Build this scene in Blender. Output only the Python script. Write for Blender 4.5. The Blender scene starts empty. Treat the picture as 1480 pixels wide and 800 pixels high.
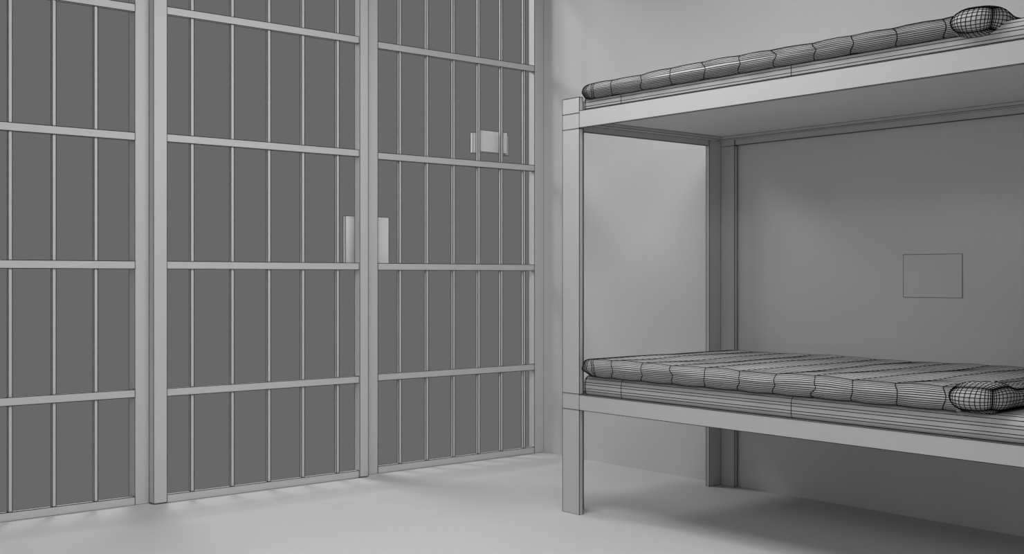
import bpy, math, random
from mathutils import Vector, noise
random.seed(3)
scene = bpy.context.scene
try:
    scene.view_settings.view_transform = 'Standard'
    scene.view_settings.look = 'None'
except Exception as e:
    print(e)

# ---------------------------------------------------------------- materials
def clay(name, col, var=0.03, scale=2.0, rough=0.7, spec=0.3):
    m = bpy.data.materials.new(name); m.use_nodes = True
    nt = m.node_tree; b = nt.nodes['Principled BSDF']
    b.inputs['Roughness'].default_value = rough
    b.inputs['Specular IOR Level'].default_value = spec
    tc = nt.nodes.new('ShaderNodeTexCoord')
    nz = nt.nodes.new('ShaderNodeTexNoise'); nz.inputs['Scale'].default_value = scale
    nz.inputs['Detail'].default_value = 4
    rp = nt.nodes.new('ShaderNodeValToRGB')
    lo = col*(1-var); hi = col*(1+var)
    rp.color_ramp.elements[0].position = 0.3; rp.color_ramp.elements[1].position = 0.7
    rp.color_ramp.elements[0].color = (lo, lo, lo, 1)
    rp.color_ramp.elements[1].color = (hi, hi, hi, 1)
    nt.links.new(tc.outputs['Object'], nz.inputs['Vector'])
    nt.links.new(nz.outputs['Fac'], rp.inputs['Fac'])
    nt.links.new(rp.outputs['Color'], b.inputs['Base Color'])
    return m
M_WALL = clay('plaster_grey', 0.62, 0.03, 1.3)
M_FLOOR = clay('concrete_grey', 0.56, 0.02, 1.0)
M_STEEL = clay('painted_steel', 0.61, 0.01, 3.0, 0.6)
M_LOCK = clay('light_painted_steel', 0.82, 0.01, 3.0, 0.6)
M_BED = clay('bed_steel', 0.52, 0.01, 3.0, 0.6)
M_CLOTH = clay('mattress_cloth', 0.52, 0.01, 5.0, 0.9)
M_WIRE = clay('edge_line_black', 0.008, 0.0, 1.0, 0.9, 0.0)

# ---------------------------------------------------------------- builder
class MB:
    def __init__(s): s.v=[]; s.f=[]; s.m=[]
    def tube(s, p, q, r=0.0009):
        p=Vector(p); q=Vector(q); d=q-p
        if d.length < 1e-6: return
        d.normalize()
        a = Vector((0,0,1)) if abs(d.z)<0.9 else Vector((1,0,0))
        u = d.cross(a).normalized()*r; w = d.cross(u).normalized()*r
        n=len(s.v)
        for c in (p,q):
            for o in (u+w, w-u, -u-w, u-w): s.v.append(tuple(c+o))
        for i in range(4):
            j=(i+1)%4
            s.f.append((n+i,n+j,n+4+j,n+4+i)); s.m.append(1)
    def box(s, x0,x1,y0,y1,z0,z1, wire=0.0009):
        n=len(s.v)
        P=[(x,y,z) for z in (z0,z1) for (x,y) in ((x0,y0),(x1,y0),(x1,y1),(x0,y1))]
        s.v+=P
        for f in ((3,2,1,0),(4,5,6,7),(0,1,5,4),(1,2,6,5),(2,3,7,6),(3,0,4,7)):
            s.f.append(tuple(n+i for i in f)); s.m.append(0)
        if wire:
            for a,b in ((0,1),(1,2),(2,3),(3,0),(4,5),(5,6),(6,7),(7,4),(0,4),(1,5),(2,6),(3,7)):
                s.tube(P[a],P[b],wire)
    def loop(s, x0,x1,y0,y1,z,r=0.0009):
        e=0.0004; P=[(x0-e,y0-e,z),(x1+e,y0-e,z),(x1+e,y1+e,z),(x0-e,y1+e,z)]
        for i in range(4): s.tube(P[i],P[(i+1)%4],r)
    def grid(s, rings, cap=True):
        n=len(s.v); k=len(rings[0])
        for R in rings: s.v += [tuple(p) for p in R]
        for i in range(len(rings)-1):
            for j in range(k):
                j2=(j+1)%k
                s.f.append((n+i*k+j,n+i*k+j2,n+(i+1)*k+j2,n+(i+1)*k+j)); s.m.append(0)
        if cap:
            s.f.append(tuple(n+j for j in range(k))[::-1]); s.m.append(0)
            s.f.append(tuple(n+(len(rings)-1)*k+j for j in range(k))); s.m.append(0)
        return n
    def obj(s, name, mat, parent=None, smooth=False):
        me=bpy.data.meshes.new(name); me.from_pydata(s.v,[],s.f)
        me.materials.append(mat); me.materials.append(M_WIRE)
        me.polygons.foreach_set('material_index', s.m)
        if smooth:
            me.polygons.foreach_set('use_smooth',[mi==0 for mi in s.m])
        me.update()
        o=bpy.data.objects.new(name,me); scene.collection.objects.link(o)
        if parent: o.parent=parent
        return o
def empty(name, loc=(0,0,0)):
    o=bpy.data.objects.new(name,None); scene.collection.objects.link(o); return o

# ---------------------------------------------------------------- room shell
H=3.0; XB=-4.95; YB=4.36; XR=1.6; YF=-2.2
def shell(name, b, mat):
    m=MB(); m.box(*b, wire=0); return m.obj(name,mat)
shell('floor', (-5.03,XR,YF,YB,-0.1,0), M_FLOOR)
shell('ceiling', (-5.03,XR,YF,YB,H,H+0.1), M_WALL)
shell('wall_back', (-5.03,XR+0.1,YB,YB+0.12,-0.1,H+0.1), M_WALL)
shell('wall_right', (XR,XR+0.1,YF,YB,-0.1,H+0.1), M_WALL)
shell('wall_front', (-5.03,XR+0.1,YF-0.1,YF,-0.1,H+0.1), M_WALL)

# ---------------------------------------------------------------- bars
RZ=[0.489,1.053,1.617,2.181,2.745]
def barset(m, ys, y0, y1, xf, rt=0.024, bw=0.0078):
    xc=xf-rt/2
    for z in RZ:
        m.box(xf-rt,xf,y0,y1,z-0.017,z+0.017,wire=0.0011)
    m.box(xf-rt,xf,y0,y1,0.0,0.036,wire=0.0011)
    m.box(xf-rt,xf,y0,y1,H-0.05,H)
    for y in ys:
        m.box(xc-bw,xc+bw,y-bw,y+bw,0.036,H-0.05,wire=0.0011)
root=empty('cell_bars')
m=MB()
ys=[1.800-0.176*i for i in range(22)]
ys=[y for y in ys if y>YF+0.05]
barset(m, ys, YF, 1.970, XB)
barset(m, [3.375,3.547,3.722,3.893,4.053,4.218], 3.235, 4.29, XB)
m.obj('fixed_bars',M_STEEL,root)
m=MB()
m.box(XB-0.07,XB-0.001,1.970,2.062,0,H)
m.box(XB-0.07,XB-0.001,3.150,3.235,0,H)
m.box(XB-0.05,XB,4.29,YB,0,H)
m.obj('posts',M_STEEL,root)

root=empty('sliding_door')
m=MB()
XD=-4.90
m.box(XD-0.049,XD,2.034,2.095,0.004,H-0.01)
m.box(XD-0.049,XD,3.096,3.145,0.004,H-0.01)
m.obj('stiles',M_STEEL,root)
m=MB()
barset(m,[2.219,2.415,2.602,2.783,2.976],2.095,3.096,XD-0.008)
m.obj('door_bars',M_STEEL,root)

m=MB()
m.box(-5.045,-5.022,3.088,3.349,1.06,1.309)
m.obj('lock_box',M_LOCK)
m=MB()
m.box(-5.02,-4.985,3.925,4.118,1.690,1.808)
m.box(-5.03,-5.01,3.893,3.925,1.683,1.795)
m.box(-5.03,-5.01,4.118,4.148,1.683,1.795)
m.obj('metal_sign',M_LOCK)

# ---------------------------------------------------------------- wall plate
m=MB()
m.box(-2.666,-2.403,YB-0.002,YB,0.916,1.093,wire=0.0006)
m.obj('wall_poster',M_WALL)

# ---------------------------------------------------------------- bunk bed
BX0,BX1=-3.647,-1.530; BY0,BY1=3.32,4.352; T=0.02; L=0.104; HT=1.756
bed=empty('bunk_bed')
m=MB()
for xa,sx in ((BX0,1),(BX1,-1)):
    for ya,sy in ((BY0,1),(BY1,-1)):
        xs=sorted((xa,xa+sx*L)); yy=sorted((ya,ya+sy*T))
        m.box(xs[0],xs[1],yy[0],yy[1],0,HT)
        for z in (0.441,0.508,1.625,1.69): m.loop(xs[0],xs[1],yy[0],yy[1],z)
        xs=sorted((xa,xa+sx*T)); yy=sorted((ya+sy*T,ya+sy*L))
        m.box(xs[0],xs[1],yy[0],yy[1],0,HT)
m.obj('angle_posts',M_BED,bed)
m=MB()
for z0,z1,dk in ((0.441,0.505,0.475),(1.627,1.698,1.668)):
    for (ya,sy) in ((BY0,1),(BY1,-1)):
        yy=sorted((ya,ya+sy*0.014)); m.box(BX0+L,BX1-L,yy[0],yy[1],z0,z1)
        yy=sorted((ya+sy*0.014,ya+sy*0.06)); m.box(BX0+T,BX1-T,yy[0],yy[1],dk-0.014,dk,wire=0.0007)
    for (xa,sx) in ((BX0,1),(BX1,-1)):
        xs=sorted((xa,xa+sx*0.014)); m.box(xs[0],xs[1],BY0+L,BY1-L,z0,z1)
        xs=sorted((xa+sx*0.014,xa+sx*0.06)); m.box(xs[0],xs[1],BY0+0.06,BY1-0.06,dk-0.014,dk,wire=0.0007)
m.obj('angle_rails',M_BED,bed)
m=MB()
for dk in (0.475,1.668):
    m.box(BX0+T,BX1-T,BY0+0.016,BY1-0.016,dk+0.0005,dk+0.015,wire=0.0006)
m.obj('deck_panels',M_WALL,bed)

def mattress(name,zo):
    m=MB()
    y0,y1=BY0+0.022,BY1-0.03; z0,z1=0.492+zo,0.588+zo
    cy,cz=(y0+y1)/2,(z0+z1)/2; hy,hz=(y1-y0)/2,(z1-z0)/2
    r=0.03
    def ring(x,inset):
        a=hy-inset; b=hz-inset*0.5
        pts=[]
        for (sy,sz,a0) in ((1,1,0),(-1,1,90),(-1,-1,180),(1,-1,270)):
            for k in range(4):
                t=math.radians(a0+k*30)
                pts.append((x, cy+sy*(a-r)+r*math.cos(t), cz+sz*(b-r)+r*math.sin(t)))
            if (sy,sz)==(-1,1):
                pts.append((x,cy-a,cz+0.008)); pts.append((x,cy-a,cz-0.008))
        return pts
    x0,x1=BX0+0.095,BX1-0.03
    xs=[(x0,0.025),(x0+0.007,0.010),(x0+0.025,0.0),(-3.318,0),(-2.9,0),(-2.481,0),(-2.06,0),(-1.645,0),(x1-0.025,0),(x1-0.007,0.010),(x1,0.025)]
    R=[ring(x,i) for x,i in xs]
    m.grid(R)
    k=len(R[0])
    for i in [0,1,2,3,5,7,8,9,10]:
        for j in range(k): m.tube(R[i][j],R[i][(j+1)%k],0.0010)
    for i in range(len(R)-1):
        for j in range(k):
            m.tube(R[i][j],R[i+1][j],0.0009)
    return m.obj(name,M_CLOTH,bed,smooth=True)

def pad(name,zo,th=0.074):
    m=MB()
    y0,y1=BY0-0.008,BY1-0.075; z0,z1=0.584+zo,0.584+th+zo
    cy,cz=(y0+y1)/2,(z0+z1)/2; hy,hz=(y1-y0)/2,(z1-z0)/2
    R0=hz
    def ring(x,ins,zs,puff=0.0):
        a=hy-R0-ins
        NA=16; NT=26
        pts=[]
        for k in range(NA+1):
            t=math.radians(-90-180*k/NA)
            pts.append((-a+R0*zs*math.cos(t)*(1+puff), hz*zs*math.sin(t)*(1+puff*0.6)))
        for k in range(1,NT):
            pts.append((-a+2*a*k/NT, hz*zs*(1+puff*0.6)))
        for k in range(NA+1):
            t=math.radians(90-180*k/NA)
            pts.append((a+R0*zs*math.cos(t)*(1+puff), hz*zs*math.sin(t)*(1+puff*0.6)))
        for k in range(1,8):
            pts.append((a-2*a*k/8, -hz*zs))
        out=[]
        for (y,z) in pts:
            n=noise.noise(Vector((x*4,(y)*3,zo*3)))*0.007
            n2=noise.noise(Vector((x*7,(y)*5,z*40+zo)))*0.006
            s=1 if z>0 else 0.1
            bow=0.022*math.sin((z/hz+1)*math.pi/2)
            out.append((x+n2*2.5+(bow if y<-a else bow*0.5)*(1 if zs>0.99 else 0), cy+y+n2, cz+z+n*s))
        return out
    x0=BX0+0.104; x1=-1.855
    xs=[]
    for k in range(0,12):
        t=math.radians(14+76*k/11)
        xs.append((x0+0.075*(1-math.cos(math.radians(90*k/11))), 0.035*(1-math.sin(t)), math.sin(t)**0.55))
    x=x0+0.075
    nn=3*int(round((x1-x)/0.165))
    main=len(xs)
    for k in range(1,nn+1):
        xs.append((x+(x1-x)*k/nn,0,1,(-0.05 if k%3==2 else 0.07)))
    R=[ring(*a) for a in xs]
    m.grid(R)
    k=len(R[0])
    for i in range(len(R)):
        if i<main or (i-main)%3==1:
            for j in range(k): m.tube(R[i][j],R[i][(j+1)%k],0.0013)
    for i in range(len(R)-1):
        for j in range(k): m.tube(R[i][j],R[i+1][j],0.0011)
    return m.obj(name,M_CLOTH,bed,smooth=True)

def pillow(name,zo):
    """rounded box from a subdivided cube, wires along every quad"""
    m=MB()
    cx,cy,cz=-1.797,(BY0+BY1)/2-0.03,0.632+zo
    hx,hy,hz=0.090,0.515,0.046
    nx,ny,nz=15,38,11
    idx={}; pts=[]
    def rnd(n,i):
        return math.sin(math.pi/2*(2*i/n-1))*0.75+(2*i/n-1)*0.25
    def P(i,j,k):
        key=(i,j,k)
        if key in idx: return idx[key]
        u,v,w=rnd(nx,i),rnd(ny,j),rnd(nz,k)
        p=Vector((u*hx,v*hy,w*hz))
        Rx,Ry,Rz=0.07,0.075,0.044
        q=Vector((max(-hx+Rx,min(hx-Rx,p.x)),max(-hy+Ry,min(hy-Ry,p.y)),max(-hz+Rz,min(hz-Rz,p.z))))
        d=Vector(((p.x-q.x)/Rx,(p.y-q.y)/Ry,(p.z-q.z)/Rz))
        L_=max(abs(d.x),abs(d.y),abs(d.z))
        if d.length>1e-9:
            d=d*(L_/d.length)
        p=Vector((q.x+d.x*Rx,q.y+d.y*Ry,q.z+d.z*Rz))
        e=min(1,max(0,(hy-abs(p.y)-0.08)/0.12)); e=e*e*(3-2*e)
        p.x*=1-0.12*e
        if p.z>0: p.z*=1-0.35*e
        n=noise.noise(Vector((p.x*12,p.y*7,p.z*12+zo*5)))
        p+=Vector((n*0.010,0,n*0.006))
        p+=Vector((cx,cy,cz))
        idx[key]=len(pts); pts.append(p); return idx[key]
    F=[]
    for j in range(ny):
        for i in range(nx):
            F.append([P(i,j,0),P(i,j+1,0),P(i+1,j+1,0),P(i+1,j,0)])
            F.append([P(i,j,nz),P(i+1,j,nz),P(i+1,j+1,nz),P(i,j+1,nz)])
        for k in range(nz):
            F.append([P(0,j,k),P(0,j,k+1),P(0,j+1,k+1),P(0,j+1,k)])
            F.append([P(nx,j,k),P(nx,j+1,k),P(nx,j+1,k+1),P(nx,j,k+1)])
    for i in range(nx):
        for k in range(nz):
            F.append([P(i,0,k),P(i+1,0,k),P(i+1,0,k+1),P(i,0,k+1)])
            F.append([P(i,ny,k),P(i,ny,k+1),P(i+1,ny,k+1),P(i+1,ny,k)])
    m.v=[tuple(p) for p in pts]
    E=set()
    for f in F:
        m.f.append(tuple(f)); m.m.append(0)
        for a in range(4):
            E.add(tuple(sorted((f[a],f[(a+1)%4]))))
    for a,b in sorted(E): m.tube(pts[a],pts[b],0.0010)
    return m.obj(name,M_CLOTH,bed,smooth=True)
mattress('mattress_lower',0.0); mattress('mattress_upper',1.184)
pad('bedding_pad_lower',0.0); pad('bedding_pad_upper',1.160,0.063)
pillow('pillow_lower',0.0); pillow('pillow_upper',1.146)

# ---------------------------------------------------------------- lights
def area(name,loc,target,size,power,sy=None):
    l=bpy.data.lights.new(name,'AREA'); l.energy=power; l.size=size
    if sy: l.shape='RECTANGLE'; l.size_y=sy
    o=bpy.data.objects.new(name,l); o.location=loc
    d=Vector(target)-Vector(loc); o.rotation_euler=d.to_track_quat('-Z','Y').to_euler()
    scene.collection.objects.link(o); return o
area('fill_light',(-3.0,2.3,2.95),(-3.0,2.3,0),1.3,44)
area('fill_light',(-0.6,-0.6,2.95),(-0.9,-0.3,0),2.2,102)  # added fill behind the camera, brightens the wall under the bunk; no real fixture
area('corridor_light',(-6.9,2.9,3.9),(-4.2,3.6,0.6),1.2,80)

w=bpy.data.worlds.new('world'); scene.world=w; w.use_nodes=True
w.node_tree.nodes['Background'].inputs[0].default_value=(0.138,0.138,0.138,1)
w.node_tree.nodes['Background'].inputs[1].default_value=1.0

# ---------------------------------------------------------------- camera
c=bpy.data.cameras.new('camera'); c.sensor_width=36; c.lens=36*1667/1480; c.clip_start=0.05
co=bpy.data.objects.new('camera',c); co.location=(0,0,1)
co.rotation_euler=(math.radians(90),0,math.radians(50.2))
scene.collection.objects.link(co); scene.camera=co
